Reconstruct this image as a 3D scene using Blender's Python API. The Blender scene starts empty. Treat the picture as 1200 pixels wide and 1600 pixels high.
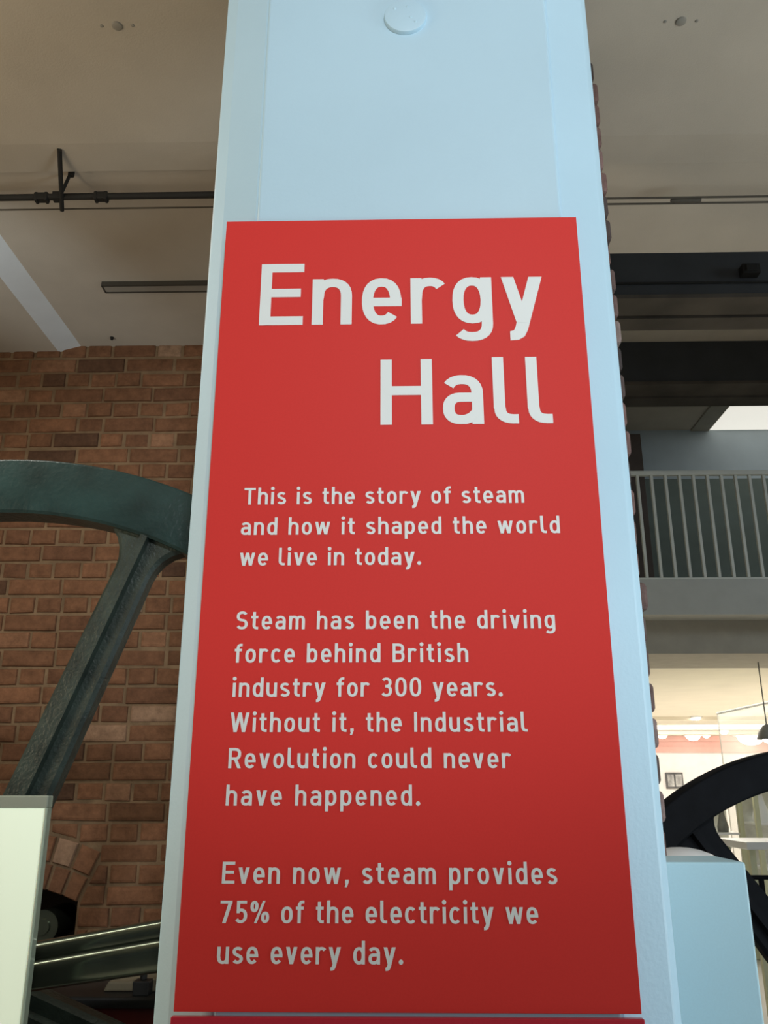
import bpy, bmesh, math, random
from mathutils import Vector
random.seed(7)
S = bpy.context.scene
COL = S.collection
R = math.radians

# ------------------------------------------------------------------ camera
F_PX, PITCH, YAW = 1335.0, 0.31478, 0.02045
EYE = 1.5
cam_d = bpy.data.cameras.new('camera')
cam_d.sensor_fit = 'VERTICAL'
cam_d.sensor_height = 36.0
cam_d.lens = F_PX / 1600 * 36.0
cam_d.clip_start = 0.05
cam_d.clip_end = 200
cam = bpy.data.objects.new('camera', cam_d)
COL.objects.link(cam)
cam.location = (0, 0, EYE)
cam.rotation_euler = (math.pi / 2 + PITCH, 0, YAW)
S.camera = cam

# ------------------------------------------------------------------ world, lights, exposure
S.view_settings.view_transform = 'Standard'
S.view_settings.look = 'None'
S.view_settings.gamma = 1.0
S.view_settings.use_curve_mapping = False
S.view_settings.exposure = 0.0
w = bpy.data.worlds.new('hall_world')
S.world = w
w.use_nodes = True
w.node_tree.nodes['Background'].inputs[0].default_value = (0.80, 0.88, 1.0, 1)
w.node_tree.nodes['Background'].inputs[1].default_value = 0.05


def area(name, loc, target, sx, sy, power, color):
    d = bpy.data.lights.new(name, 'AREA')
    d.shape = 'RECTANGLE'
    d.size, d.size_y, d.energy, d.color = sx, sy, power, color
    o = bpy.data.objects.new(name, d)
    COL.objects.link(o)
    o.location = loc
    o.rotation_euler = (Vector(target) - Vector(loc)).to_track_quat('-Z', 'Y').to_euler()
    return o


def spot(name, loc, target, power, color, angle=60, blend=0.6, radius=0.06):
    d = bpy.data.lights.new(name, 'SPOT')
    d.energy, d.color, d.spot_size, d.spot_blend, d.shadow_soft_size = power, color, R(angle), blend, radius
    o = bpy.data.objects.new(name, d)
    COL.objects.link(o)
    o.location = loc
    o.rotation_euler = (Vector(target) - Vector(loc)).to_track_quat('-Z', 'Y').to_euler()
    return o


# daylight from the entrance behind and to the right, ceiling spot on the sign, added ceiling, rod and wall fills, gallery light
area('entrance_daylight', (2.9, -2.2, 2.5), (0.1, 1.24, 2.4), 2.2, 1.6, 22, (0.84, 0.94, 1.0))
spot('sign_spot', (0.46, -1.6, 3.38), (0.06, 1.24, 2.56), 208, (0.94, 0.97, 1.0), 42.4, 0.52, 0.10)
area('side_daylight', (2.6, 0.72, 1.35), (0.35, 1.26, 1.4), 0.8, 1.5, 40, (0.82, 0.94, 1.0))
area('side_warm', (-2.3, 0.62, 1.7), (-0.3, 1.26, 1.6), 0.5, 1.6, 18, (1.0, 0.80, 0.54))
for ux, pw in ((-2.3, 8.5), (2.4, 4.5)):
    area('ceiling_fill', (ux, 0.9, 2.35), (ux * 0.75, 1.3, 3.5), 1.6, 1.6, pw, (1.0, 0.82, 0.58))  # added unseen fill brightening the ceiling from below
area('hall_warm_side', (-3.4, 0.6, 2.6), (-1.2, 3.6, 1.7), 0.9, 0.9, 1.5, (1.0, 0.80, 0.54))
area('rod_highlight_fill', (-2.05, 1.78, 3.38), (-1.8, 1.78, 0.8), 0.10, 1.9, 24, (1.0, 0.95, 0.85))  # added unseen strip light that puts the highlights on the rods
spot('ceiling_edge_fill', (-2.3, 1.3, 1.9), (-1.58, 3.0, 3.5), 55, (0.80, 0.92, 1.0), 26, 1.0, 0.05)  # added unseen spot brightening the splayed ceiling edge
area('gallery_glow', (5.0, 12.5, 2.55), (5.0, 12.5, 0.0), 5.0, 7.5, 430, (1.0, 0.95, 0.86))
area('gallery_floor_glow', (5.0, 11.5, 0.12), (5.0, 11.5, 3.0), 5.0, 6.0, 26, (1.0, 0.88, 0.70))
area('far_wall_fill', (5.5, 16.5, 2.5), (5.8, 20.0, 1.5), 4.0, 0.5, 90, (1.0, 0.95, 0.90))  # added fill that whitens the far gallery wall
area('upper_daylight', (6.5, 3.6, 4.6), (3.0, 9.0, 4.3), 1.6, 1.2, 54, (0.74, 0.89, 1.0))

# ------------------------------------------------------------------ helpers
def pixel_ray(px, py):
    cp, sp = math.cos(PITCH), math.sin(PITCH)
    f = Vector((-math.sin(YAW) * cp, math.cos(YAW) * cp, sp))
    r = Vector((math.cos(YAW), math.sin(YAW), 0))
    return f + r * ((px - 600) / F_PX) + r.cross(f) * ((800 - py) / F_PX)


def at(px, py, Y):          # measured point of the photograph on the plane y = Y, as (x, z)
    d = pixel_ray(px, py)
    t = Y / d.y
    return d.x * t, EYE + d.z * t


def atz(px, py, Z):         # measured point on the level z = Z, as (x, y)
    d = pixel_ray(px, py)
    t = (Z - EYE) / d.z
    return d.x * t, d.y * t


class MB:
    """collects geometry for one mesh object"""
    def __init__(self):
        self.v, self.f, self.t = [], [], []

    def add(self, vs, fs, tint=0.5):
        n = len(self.v)
        self.v += [tuple(p) for p in vs]
        self.f += [tuple(i + n for i in f) for f in fs]
        self.t += [tint] * len(fs)

    def box(self, x0, x1, y0, y1, z0, z1, tint=0.5):
        vs = [(x, y, z) for z in (z0, z1) for y in (y0, y1) for x in (x0, x1)]
        self.add(vs, [(0, 2, 3, 1), (4, 5, 7, 6), (0, 1, 5, 4), (2, 6, 7, 3), (0, 4, 6, 2), (1, 3, 7, 5)], tint)

    def prism(self, poly, y0, y1, tint=0.5, bevel=0.0):
        """polygon in xz (counter-clockwise seen from -y) extruded from y0 (front) to y1"""
        n = len(poly)
        vs = [(x, y0, z) for x, z in poly] + [(x, y1, z) for x, z in poly]
        fs = [tuple(range(n)), tuple(range(2 * n - 1, n - 1, -1))]
        fs += [(i + n, (i + 1) % n + n, (i + 1) % n, i) for i in range(n)]
        self.add(vs, fs, tint)

    def hprism(self, poly, z0, z1, tint=0.5):
        """polygon in xy (counter-clockwise from above) extruded in z"""
        n = len(poly)
        vs = [(x, y, z0) for x, y in poly] + [(x, y, z1) for x, y in poly]
        fs = [tuple(range(n - 1, -1, -1)), tuple(range(n, 2 * n))]
        fs += [(i, (i + 1) % n, (i + 1) % n + n, i + n) for i in range(n)]
        self.add(vs, fs, tint)

    def tube(self, pts, rad, n=12):
        pts = [Vector(p) for p in pts]
        rings = []
        for i, p in enumerate(pts):
            d = (pts[min(i + 1, len(pts) - 1)] - pts[max(i - 1, 0)]).normalized()
            a = d.cross(Vector((0, 0, 1)))
            if a.length < 1e-3:
                a = d.cross(Vector((0, 1, 0)))
            a.normalize()
            b = d.cross(a)
            r = rad[i] if isinstance(rad, (list, tuple)) else rad
            rings.append([p + a * (r * math.cos(2 * math.pi * k / n)) + b * (r * math.sin(2 * math.pi * k / n)) for k in range(n)])
        vs = [q for r_ in rings for q in r_]
        fs = []
        for i in range(len(pts) - 1):
            for k in range(n):
                k2 = (k + 1) % n
                fs.append((i * n + k, i * n + k2, (i + 1) * n + k2, (i + 1) * n + k))
        fs.append(tuple(range(n - 1, -1, -1)))
        fs.append(tuple(range((len(pts) - 1) * n, len(pts) * n)))
        self.add(vs, fs)

    def lathe_y(self, prof, cx, cz, n=96):
        """closed profile [(radius, y)...] turned about the y axis through (cx, cz)"""
        m = len(prof)
        vs, fs = [], []
        for k in range(n):
            a = 2 * math.pi * k / n
            for r, y in prof:
                vs.append((cx + r * math.cos(a), y, cz + r * math.sin(a)))
        for k in range(n):
            k2 = (k + 1) % n
            for j in range(m):
                j2 = (j + 1) % m
                fs.append((k * m + j, k * m + j2, k2 * m + j2, k2 * m + j))
        self.add(vs, fs)

    def lathe_z(self, prof, cx, cy, n=40):
        """open profile [(radius, z)...] from the axis to the axis about a vertical axis"""
        m = len(prof)
        vs, fs = [], []
        for k in range(n):
            a = 2 * math.pi * k / n
            for r, z in prof:
                vs.append((cx + r * math.cos(a), cy + r * math.sin(a), z))
        for k in range(n):
            k2 = (k + 1) % n
            for j in range(m - 1):
                fs.append((k * m + j, k2 * m + j, k2 * m + j + 1, k * m + j + 1))
        self.add(vs, fs)

    def brick(self, front, y, depth, tint, bev=0.006):
        """brick from a front quadrilateral (bl, br, tr, tl in xz) with worn, rounded arrises"""
        c = (sum(p[0] for p in front) / 4, sum(p[1] for p in front) / 4)
        def inset(d):
            out = []
            for x, z in front:
                sx = -1 if x > c[0] else 1
                sz = -1 if z > c[1] else 1
                out.append((x + sx * d, z + sz * d))
            return out
        o = front
        m = inset(bev * 0.35)
        i = inset(bev * 1.2)
        vs = [(x, y + depth, z) for x, z in o] + [(x, y + bev, z) for x, z in o] + \
             [(x, y + bev * 0.3, z) for x, z in m] + [(x, y, z) for x, z in i]
        fs = []
        for L in range(3):
            for k in range(4):
                k2 = (k + 1) % 4
                fs.append((L * 4 + k, L * 4 + k2, L * 4 + 4 + k2, L * 4 + 4 + k))
        fs.append((12, 13, 14, 15))
        self.add(vs, fs, tint)

    def build(self, name, mat, parent=None, smooth=False, bevel=0.0, angle=40, segs=2):
        me = bpy.data.meshes.new(name)
        me.from_pydata(self.v, [], self.f)
        me.materials.append(mat)
        at_ = me.attributes.new('tint', 'FLOAT', 'FACE')
        at_.data.foreach_set('value', self.t)
        bm = bmesh.new()
        bm.from_mesh(me)
        bmesh.ops.recalc_face_normals(bm, faces=bm.faces)
        bm.to_mesh(me)
        bm.free()
        o = bpy.data.objects.new(name, me)
        COL.objects.link(o)
        if parent is not None:
            o.parent = parent
            o.matrix_parent_inverse = parent.matrix_basis.inverted()
        if bevel:
            b = o.modifiers.new('bevel', 'BEVEL')
            b.width, b.segments, b.limit_method, b.angle_limit = bevel, segs, 'ANGLE', R(30)
        if smooth:
            me.polygons.foreach_set('use_smooth', [True] * len(me.polygons))
            me.set_sharp_from_angle(angle=R(angle))
        return o


def thing(name, label, cat, loc=(0, 0, 0), group=None):
    o = bpy.data.objects.new(name, None)
    o.empty_display_size = 0.1
    COL.objects.link(o)
    o.location = loc
    bpy.context.view_layer.update()
    return tag(o, label, cat, group)


def tag(o, label, cat, group=None):
    o['label'], o['category'] = label, cat
    if group:
        o['group'] = group
    return o


def struct(o, label=None, cat=None):
    o['kind'] = 'structure'
    if label:
        o['label'], o['category'] = label, cat
    return o


def copy_tree(o, parent=None):
    c = o.copy()
    COL.objects.link(c)
    if parent is not None:
        c.parent = parent
    for ch in list(o.children):
        copy_tree(ch, c)
    return c


# ------------------------------------------------------------------ materials
def new_mat(name):
    m = bpy.data.materials.new(name)
    m.use_nodes = True
    return m, m.node_tree.nodes, m.node_tree.links, m.node_tree.nodes['Principled BSDF']


def mat(name, col, rough=0.6, metal=0.0, var=0.08, scale=8.0, bump=0.0, bump_scale=60.0, spec=0.5, coat=0.0):
    m, N, L, P = new_mat(name)
    P.inputs['Roughness'].default_value = rough
    P.inputs['Metallic'].default_value = metal
    P.inputs['Specular IOR Level'].default_value = spec
    P.inputs['Coat Weight'].default_value = coat
    tc = N.new('ShaderNodeTexCoord')
    nz = N.new('ShaderNodeTexNoise')
    nz.inputs['Scale'].default_value = scale
    nz.inputs['Detail'].default_value = 6
    L.new(tc.outputs['Object'], nz.inputs['Vector'])
    rp = N.new('ShaderNodeValToRGB')
    a, b = 1 - var, 1 + var
    rp.color_ramp.elements[0].position = 0.3
    rp.color_ramp.elements[1].position = 0.7
    rp.color_ramp.elements[0].color = (col[0] * a, col[1] * a, col[2] * a, 1)
    rp.color_ramp.elements[1].color = (min(1, col[0] * b), min(1, col[1] * b), min(1, col[2] * b), 1)
    L.new(nz.outputs['Fac'], rp.inputs['Fac'])
    L.new(rp.outputs['Color'], P.inputs['Base Color'])
    if bump:
        n2 = N.new('ShaderNodeTexNoise')
        n2.inputs['Scale'].default_value = bump_scale
        n2.inputs['Detail'].default_value = 4
        L.new(tc.outputs['Object'], n2.inputs['Vector'])
        bp = N.new('ShaderNodeBump')
        bp.inputs['Strength'].default_value = bump
        bp.inputs['Distance'].default_value = 0.004
        L.new(n2.outputs['Fac'], bp.inputs['Height'])
        L.new(bp.outputs['Normal'], P.inputs['Normal'])
    return m


def emit(name, col, strength):
    m, N, L, P = new_mat(name)
    P.inputs['Base Color'].default_value = (*col, 1)
    P.inputs['Emission Color'].default_value = (*col, 1)
    P.inputs['Emission Strength'].default_value = strength
    P.inputs['Roughness'].default_value = 0.5
    return m


def brick_mat(name, stops):
    m, N, L, P = new_mat(name)
    P.inputs['Roughness'].default_value = 0.9
    P.inputs['Specular IOR Level'].default_value = 0.25
    at_ = N.new('ShaderNodeAttribute')
    at_.attribute_name = 'tint'
    rp = N.new('ShaderNodeValToRGB')
    els = rp.color_ramp.elements
    els[0].position, els[0].color = stops[0][0], (*stops[0][1], 1)
    els[1].position, els[1].color = stops[-1][0], (*stops[-1][1], 1)
    for p, c in stops[1:-1]:
        e = els.new(p)
        e.color = (*c, 1)
    L.new(at_.outputs['Fac'], rp.inputs['Fac'])
    tc = N.new('ShaderNodeTexCoord')
    nz = N.new('ShaderNodeTexNoise')
    nz.inputs['Scale'].default_value = 26
    nz.inputs['Detail'].default_value = 8
    nz.inputs['Roughness'].default_value = 0.7
    L.new(tc.outputs['Object'], nz.inputs['Vector'])
    r2 = N.new('ShaderNodeValToRGB')
    r2.color_ramp.elements[0].position = 0.3
    r2.color_ramp.elements[0].color = (0.62, 0.60, 0.58, 1)
    r2.color_ramp.elements[1].position = 0.72
    r2.color_ramp.elements[1].color = (1.2, 1.18, 1.15, 1)
    L.new(nz.outputs['Fac'], r2.inputs['Fac'])
    mx = N.new('ShaderNodeMix')
    mx.data_type, mx.blend_type = 'RGBA', 'MULTIPLY'
    mx.inputs[0].default_value = 1.0
    L.new(rp.outputs['Color'], mx.inputs[6])
    L.new(r2.outputs['Color'], mx.inputs[7])
    L.new(mx.outputs[2], P.inputs['Base Color'])
    n3 = N.new('ShaderNodeTexNoise')
    n3.inputs['Scale'].default_value = 70
    n3.inputs['Detail'].default_value = 6
    L.new(tc.outputs['Object'], n3.inputs['Vector'])
    bp = N.new('ShaderNodeBump')
    bp.inputs['Strength'].default_value = 0.5
    bp.inputs['Distance'].default_value = 0.006
    L.new(n3.outputs['Fac'], bp.inputs['Height'])
    L.new(bp.outputs['Normal'], P.inputs['Normal'])
    return m


def glass_mat(name, col, opacity):
    m, N, L, P = new_mat(name)
    P.inputs['Base Color'].default_value = (*col, 1)
    P.inputs['Roughness'].default_value = 0.08
    tr = N.new('ShaderNodeBsdfTransparent')
    mx = N.new('ShaderNodeMixShader')
    mx.inputs[0].default_value = opacity
    L.new(tr.outputs[0], mx.inputs[1])
    L.new(P.outputs[0], mx.inputs[2])
    L.new(mx.outputs[0], N['Material Output'].inputs[0])
    return m


M = {}
M['column'] = mat('white_column_paint', (0.455, 0.660, 0.785), 0.48, var=0.03, scale=3, bump=0.10, bump_scale=160)
M['sign'] = mat('red_sign_panel', (0.66, 0.040, 0.034), 0.55, var=0.02, scale=300, spec=0.15)
M['sign_lower'] = mat('crimson_gloss_panel', (0.52, 0.022, 0.045), 0.28, var=0.02, scale=200, spec=0.5)
M['letter'] = mat('pale_lettering', (0.74, 0.80, 0.80), 0.5, var=0.01)
M['plaster'] = mat('ceiling_plaster', (0.52, 0.465, 0.385), 0.9, var=0.05, scale=5, bump=0.15, bump_scale=200)
M['light_streak'] = mat('painted_light_streak', (0.78, 0.84, 0.88), 0.6, var=0.03)  # near-white colour stands in for a bright streak of light
M['plaster_grey'] = mat('grey_wall_paint', (0.47, 0.55, 0.60), 0.85, var=0.04, scale=5)
M['cream'] = mat('cream_plaster', (0.78, 0.72, 0.60), 0.85, var=0.03, scale=3)
M['white_wall'] = mat('white_gallery_wall', (0.85, 0.82, 0.78), 0.8, var=0.03)
M['pink_wall'] = mat('pink_frieze', (0.72, 0.42, 0.36), 0.8, var=0.05)
M['floor'] = mat('pale_floor', (0.62, 0.60, 0.56), 0.45, var=0.06, scale=2)
M['brick'] = brick_mat('old_red_brick', [(0, (0.10, 0.055, 0.035)), (0.14, (0.17, 0.085, 0.045)), (0.22, (0.17, 0.083, 0.047)), (0.6, (0.21, 0.104, 0.056)), (0.86, (0.26, 0.126, 0.068)), (0.95, (0.31, 0.17, 0.10)), (1, (0.36, 0.26, 0.18))])
M['mortar'] = mat('lime_mortar', (0.215, 0.142, 0.08), 0.95, var=0.25, scale=14, bump=0.6, bump_scale=150)
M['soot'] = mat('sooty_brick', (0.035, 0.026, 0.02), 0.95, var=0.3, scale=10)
M['pier_brick'] = brick_mat('pier_brick', [(0, (0.06, 0.05, 0.05)), (0.3, (0.12, 0.09, 0.085)), (0.7, (0.20, 0.12, 0.11)), (1, (0.26, 0.21, 0.20))])
M['pier_mortar'] = mat('pale_mortar', (0.22, 0.20, 0.19), 0.95, var=0.15, scale=14)
M['green_iron'] = mat('worn_green_paint', (0.017, 0.044, 0.044), 0.30, var=0.45, scale=9, bump=0.35, bump_scale=90)
M['green_spoke'] = mat('dark_green_iron', (0.034, 0.050, 0.042), 0.42, var=0.4, scale=16, bump=0.5, bump_scale=120)
M['black_iron'] = mat('black_iron', (0.005, 0.006, 0.008), 0.7, var=0.3, scale=12, bump=0.2, spec=0.10)
M['rod'] = mat('oiled_green_rod', (0.12, 0.14, 0.10), 0.18, metal=0.75, var=0.2, scale=14, spec=1.0)
M['bed'] = mat('dark_bed_iron', (0.014, 0.014, 0.013), 0.55, var=0.3, scale=10)
M['red_iron'] = mat('dark_red_iron', (0.16, 0.022, 0.018), 0.5, var=0.25, scale=9)
M['stone'] = mat('buff_stone', (0.27, 0.23, 0.15), 0.9, var=0.2, scale=20)
M['steel_dark'] = mat('dark_steel', (0.050, 0.054, 0.060), 0.65, var=0.15, scale=3)
M['steel_brown'] = mat('brown_grimy_steel', (0.085, 0.072, 0.058), 0.75, var=0.3, scale=3)
M['pipe'] = mat('black_conduit', (0.012, 0.011, 0.009), 0.8)
M['wire'] = mat('brown_cable', (0.07, 0.06, 0.045), 0.7)
M['trunk'] = mat('grey_trunking', (0.30, 0.28, 0.24), 0.7)
M['trunk_edge'] = mat('trunking_edge', (0.06, 0.055, 0.045), 0.7)
M['rail'] = mat('grey_green_railing', (0.66, 0.67, 0.61), 0.6, var=0.03)
M['fascia'] = mat('grey_fascia', (0.50, 0.50, 0.46), 0.8, var=0.04)
M['fascia_dark'] = mat('taupe_beam', (0.38, 0.35, 0.29), 0.85, var=0.06)
M['brown_post'] = mat('brown_timber', (0.11, 0.085, 0.075), 0.8)
M['green_board'] = mat('grey_green_wall', (0.17, 0.21, 0.19), 0.8, var=0.05)
M['plinth'] = mat('pale_blue_plinth', (0.45, 0.65, 0.72), 0.55, var=0.02, scale=300)
M['white'] = mat('white_enamel', (0.85, 0.86, 0.86), 0.3, var=0.01)
M['case'] = emit('emissive_pale_panel', (0.78, 0.90, 0.74), 0.40)  # pale panel with a little emission added
M['acrylic'] = glass_mat('acrylic_edge', (0.50, 0.56, 0.48), 0.62)
M['glass'] = glass_mat('clear_glass', (0.70, 0.74, 0.68), 0.20)
M['lamp'] = emit('lamp_glow', (1.0, 0.93, 0.82), 6.0)
M['skylight'] = emit('skylight_glow', (1.0, 0.97, 0.88), 0.72)
M['photo_dark'] = mat('dark_print', (0.10, 0.10, 0.10), 0.6, var=0.5, scale=6)
M['photo_grey'] = mat('grey_print', (0.35, 0.35, 0.34), 0.6, var=0.6, scale=8)
M['cab'] = mat('pale_olive_cabinet', (0.62, 0.64, 0.44), 0.6, var=0.06)
M['exhibit'] = mat('pale_exhibit', (0.72, 0.72, 0.66), 0.5, var=0.2, scale=9)
M['exhibit_dark'] = mat('grey_exhibit', (0.26, 0.26, 0.24), 0.5, var=0.4, scale=9)

# ------------------------------------------------------------------ setting
CEIL = 3.455
RECESS = 3.515
m = MB()
m.box(-5, 9.5, -5, 21, -0.2, 0)
struct(m.build('floor', M['floor']))

# main ceiling: near bay, chamfered moulding, shallow recess with the conduit, then on to the brick wall
EDGE_X = 0.42
m = MB()
m.box(-5, 9.5, -5, 2.20, CEIL, CEIL + 0.6)
m.add([(-5, 2.20, CEIL), (9.5, 2.20, CEIL), (9.5, 2.345, CEIL + 0.014), (-5, 2.345, CEIL + 0.014)], [(0, 1, 2, 3)])
m.add([(-5, 2.345, CEIL + 0.014), (9.5, 2.345, CEIL + 0.014), (9.5, 2.345, RECESS), (-5, 2.345, RECESS)], [(0, 1, 2, 3)])
m.box(-5, 9.5, 2.20, 2.91, RECESS, CEIL + 0.6)
m.box(-1.52, EDGE_X, 2.91, 3.70, RECESS, CEIL + 0.6)
struct(m.build('ceiling', M['plaster']))
# splayed edge with the light streak painted white, and the lower soffit to its left
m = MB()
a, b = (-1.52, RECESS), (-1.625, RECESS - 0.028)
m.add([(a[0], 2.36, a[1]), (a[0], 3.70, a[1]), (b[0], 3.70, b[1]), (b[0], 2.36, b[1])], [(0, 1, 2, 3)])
struct(m.build('trim_1', M['light_streak']))
m = MB()
m.box(-5, b[0], 2.36, 3.70, b[1], b[1] + 0.3)
struct(m.build('ceiling_left', M['plaster']))

# high bay over the balcony
HIGH = 5.43
m = MB()
m.box(EDGE_X - 0.2, 9.5, 2.91, 9.4, HIGH, HIGH + 0.2)
struct(m.build('ceiling_high', M['plaster']))
m = MB()
m.box(EDGE_X - 0.2, 9.5, 9.10, 9.30, 3.22, HIGH)
struct(m.build('wall_upper', M['plaster_grey']))
m = MB()
m.box(EDGE_X - 0.25, EDGE_X - 0.02, 3.72, 9.4, 0, HIGH)
struct(m.build('wall_side', M['cream']))
m = MB()
m.box(9.3, 9.5, 2.9, 21, 0, HIGH)
struct(m.build('wall_right', M['cream']))

# balcony slab, beam, gallery underneath
m = MB()
m.box(EDGE_X - 0.02, 9.3, 7.20, 9.30, 2.915, 3.22)
struct(m.build('trim_2', M['fascia']))
m = MB()
m.box(EDGE_X - 0.02, 9.3, 7.46, 8.40, 2.622, 2.915)
struct(m.build('trim_3', M['fascia_dark']))
m = MB()
m.box(EDGE_X - 0.02, 9.3, 8.40, 20.4, 2.66, 2.90)
struct(m.build('ceiling_gallery', M['cream']))
m = MB()
m.box(EDGE_X - 0.02, 9.3, 20.0, 20.2, 0, 2.30)
struct(m.build('wall_back', M['white_wall']))
m = MB()
for k, (z0, z1, y) in enumerate([(2.30, 2.42, 19.96), (2.42, 2.54, 19.99), (2.54, 2.66, 19.94)]):
    m.box(EDGE_X - 0.02, 9.3, y, 20.2, z0, z1)
struct(m.build('trim_4', M['pink_wall']))
m = MB()
for yb in (14.6, 16.8, 18.4):
    m.box(EDGE_X - 0.02, 9.3, yb, yb + 0.18, 2.60, 2.66)
struct(m.build('trim_5', M['cream']))

# ------------------------------------------------------------------ brick wall with the arched opening
WY = 3.60
COURSE = 0.0768
ACX, ACZ, ARI, ARM, ARO = -1.559, 0.417, 0.73, 0.826, 0.927
ASK = R(23.6)
JAMB = ARI * math.sin(ASK)
ZSPI = ACZ + ARI * math.cos(ASK)
ZSPO = ACZ + ARO * math.cos(ASK)


def arch_hw(z):
    """half width taken out of the wall by the arch and its opening at height z"""
    if z <= ZSPI:
        return JAMB
    if z <= ZSPO:
        return (z - ACZ) * math.tan(ASK)
    if z < ACZ + ARO:
        return math.sqrt(max(0, ARO ** 2 - (z - ACZ) ** 2))
    return 0.0


def rnd_tint():
    r = random.random()
    if r < 0.08:
        return random.uniform(0.0, 0.16)
    if r > 0.965:
        return random.uniform(0.93, 1.0)
    return min(0.9, max(0.2, random.gauss(0.55, 0.17)))


X0, X1 = -4.6, 0.40
wall = MB()
k = -4
while True:
    zt = 3.375 - (k) * COURSE
    zb = zt - COURSE
    k += 1
    if zt < 0.05:
        break
    if zb > RECESS:
        continue
    j = 0.005
    z0, z1 = zb + j, min(zt - j, RECESS + 0.02)
    x = X0 - random.uniform(0, 0.2) - (0.06 if k % 2 else 0)
    while x < X1:
        if k % 2 == 0:
            L = 0.222 if random.random() < 0.86 else 0.110
        else:
            L = 0.1075 if random.random() < 0.93 else 0.2
        L += random.uniform(-0.006, 0.006)
        xa, xb = x, min(x + L, X1)
        x += L + 0.011
        if xb - xa < 0.03:
            continue
        jz0, jz1 = random.uniform(-0.003, 0.003), random.uniform(-0.003, 0.003)
        q = [[xa, z0 + jz0], [xb, z0 + jz1], [xb, z1 + jz1], [xa, z1 + jz0]]
        hw = max(arch_hw(z0), arch_hw(z1))
        if hw > 0 and xb > ACX - hw and xa < ACX + hw:
            if xb > ACX + hw + 0.02:      # right of the arch: cut its left end to the skewback
                q[0][0] = max(xa, ACX + arch_hw(z0) + 0.009)
                q[3][0] = max(xa, ACX + arch_hw(z1) + 0.009)
            elif xa < ACX - hw - 0.02:
                q[1][0] = min(xb, ACX - arch_hw(z0) - 0.009)
                q[2][0] = min(xb, ACX - arch_hw(z1) - 0.009)
            else:
                ext = lambda xx: ACZ + math.sqrt(max(0, ARO ** 2 - (xx - ACX) ** 2)) + 0.010
                q[0][1], q[1][1] = max(q[0][1], ext(xa)), max(q[1][1], ext(xb))
                if q[3][1] - q[0][1] < 0.016 or q[2][1] - q[1][1] < 0.016:
                    continue
            if q[1][0] - q[0][0] < 0.02 or q[2][0] - q[3][0] < 0.02:
                continue
        wall.brick([tuple(p) for p in q], WY + random.uniform(-0.004, 0.004), 0.06, rnd_tint(), random.uniform(0.007, 0.013))
for (ra, rb, n) in ((ARI, ARM - 0.005, 9), (ARM + 0.005, ARO - 0.003, 8)):
    for i in range(n):
        a0 = -ASK + 2 * ASK * i / n + 0.006 / ra
        a1 = -ASK + 2 * ASK * (i + 1) / n - 0.006 / ra
        q = [(ACX + ra * math.sin(a0), ACZ + ra * math.cos(a0)), (ACX + ra * math.sin(a1), ACZ + ra * math.cos(a1)),
             (ACX + rb * math.sin(a1), ACZ + rb * math.cos(a1)), (ACX + rb * math.sin(a0), ACZ + rb * math.cos(a0))]
        # plain block with a slightly smaller front face for the worn edges
        cx_, cz_ = sum(p[0] for p in q) / 4, sum(p[1] for p in q) / 4
        fr = [(cx_ + (px - cx_) * 0.90, cz_ + (pz - cz_) * 0.90) for px, pz in q]
        y0 = WY + random.uniform(-0.006, 0.002)
        vs = [(px, y0 + 0.20, pz) for px, pz in q] + [(px, y0 + 0.008, pz) for px, pz in q] + [(px, y0, pz) for px, pz in fr]
        fs = [(L * 4 + e, L * 4 + (e + 1) % 4, L * 4 + 4 + (e + 1) % 4, L * 4 + 4 + e) for L in range(2) for e in range(4)] + [(8, 9, 10, 11)]
        wall.add(vs, fs, rnd_tint())
wl = struct(wall.build('wall_brick', M['brick']))
mo = MB()
mo.box(X0, ACX - JAMB, WY + 0.009, WY + 0.12, 0, CEIL + 0.2)
mo.box(ACX + JAMB, X1, WY + 0.009, WY + 0.12, 0, CEIL + 0.2)
mo.box(ACX - JAMB, ACX + JAMB, WY + 0.009, WY + 0.12, ACZ + ARI, CEIL + 0.2)
n = 16
for i in range(n):
    a0, a1 = -ASK + 2 * ASK * i / n, -ASK + 2 * ASK * (i + 1) / n
    ri, ro = ARI + 0.003, ARO + 0.02
    mo.prism([(ACX + ri * math.sin(a0), ACZ + ri * math.cos(a0)), (ACX + ri * math.sin(a1), ACZ + ri * math.cos(a1)),
              (ACX + ro * math.sin(a1), ACZ + ro * math.cos(a1)), (ACX + ro * math.sin(a0), ACZ + ro * math.cos(a0))], WY + 0.0092, WY + 0.11)
mo.build('mortar', M['mortar'], wl)
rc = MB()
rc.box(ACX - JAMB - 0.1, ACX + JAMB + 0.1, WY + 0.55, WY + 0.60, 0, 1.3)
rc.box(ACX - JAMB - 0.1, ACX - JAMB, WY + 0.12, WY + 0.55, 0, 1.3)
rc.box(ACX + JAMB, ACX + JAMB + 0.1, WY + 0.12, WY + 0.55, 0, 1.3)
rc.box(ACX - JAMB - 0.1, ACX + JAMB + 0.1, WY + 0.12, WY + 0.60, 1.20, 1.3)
rc.build('arched_recess', M['soot'], wl)

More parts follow.
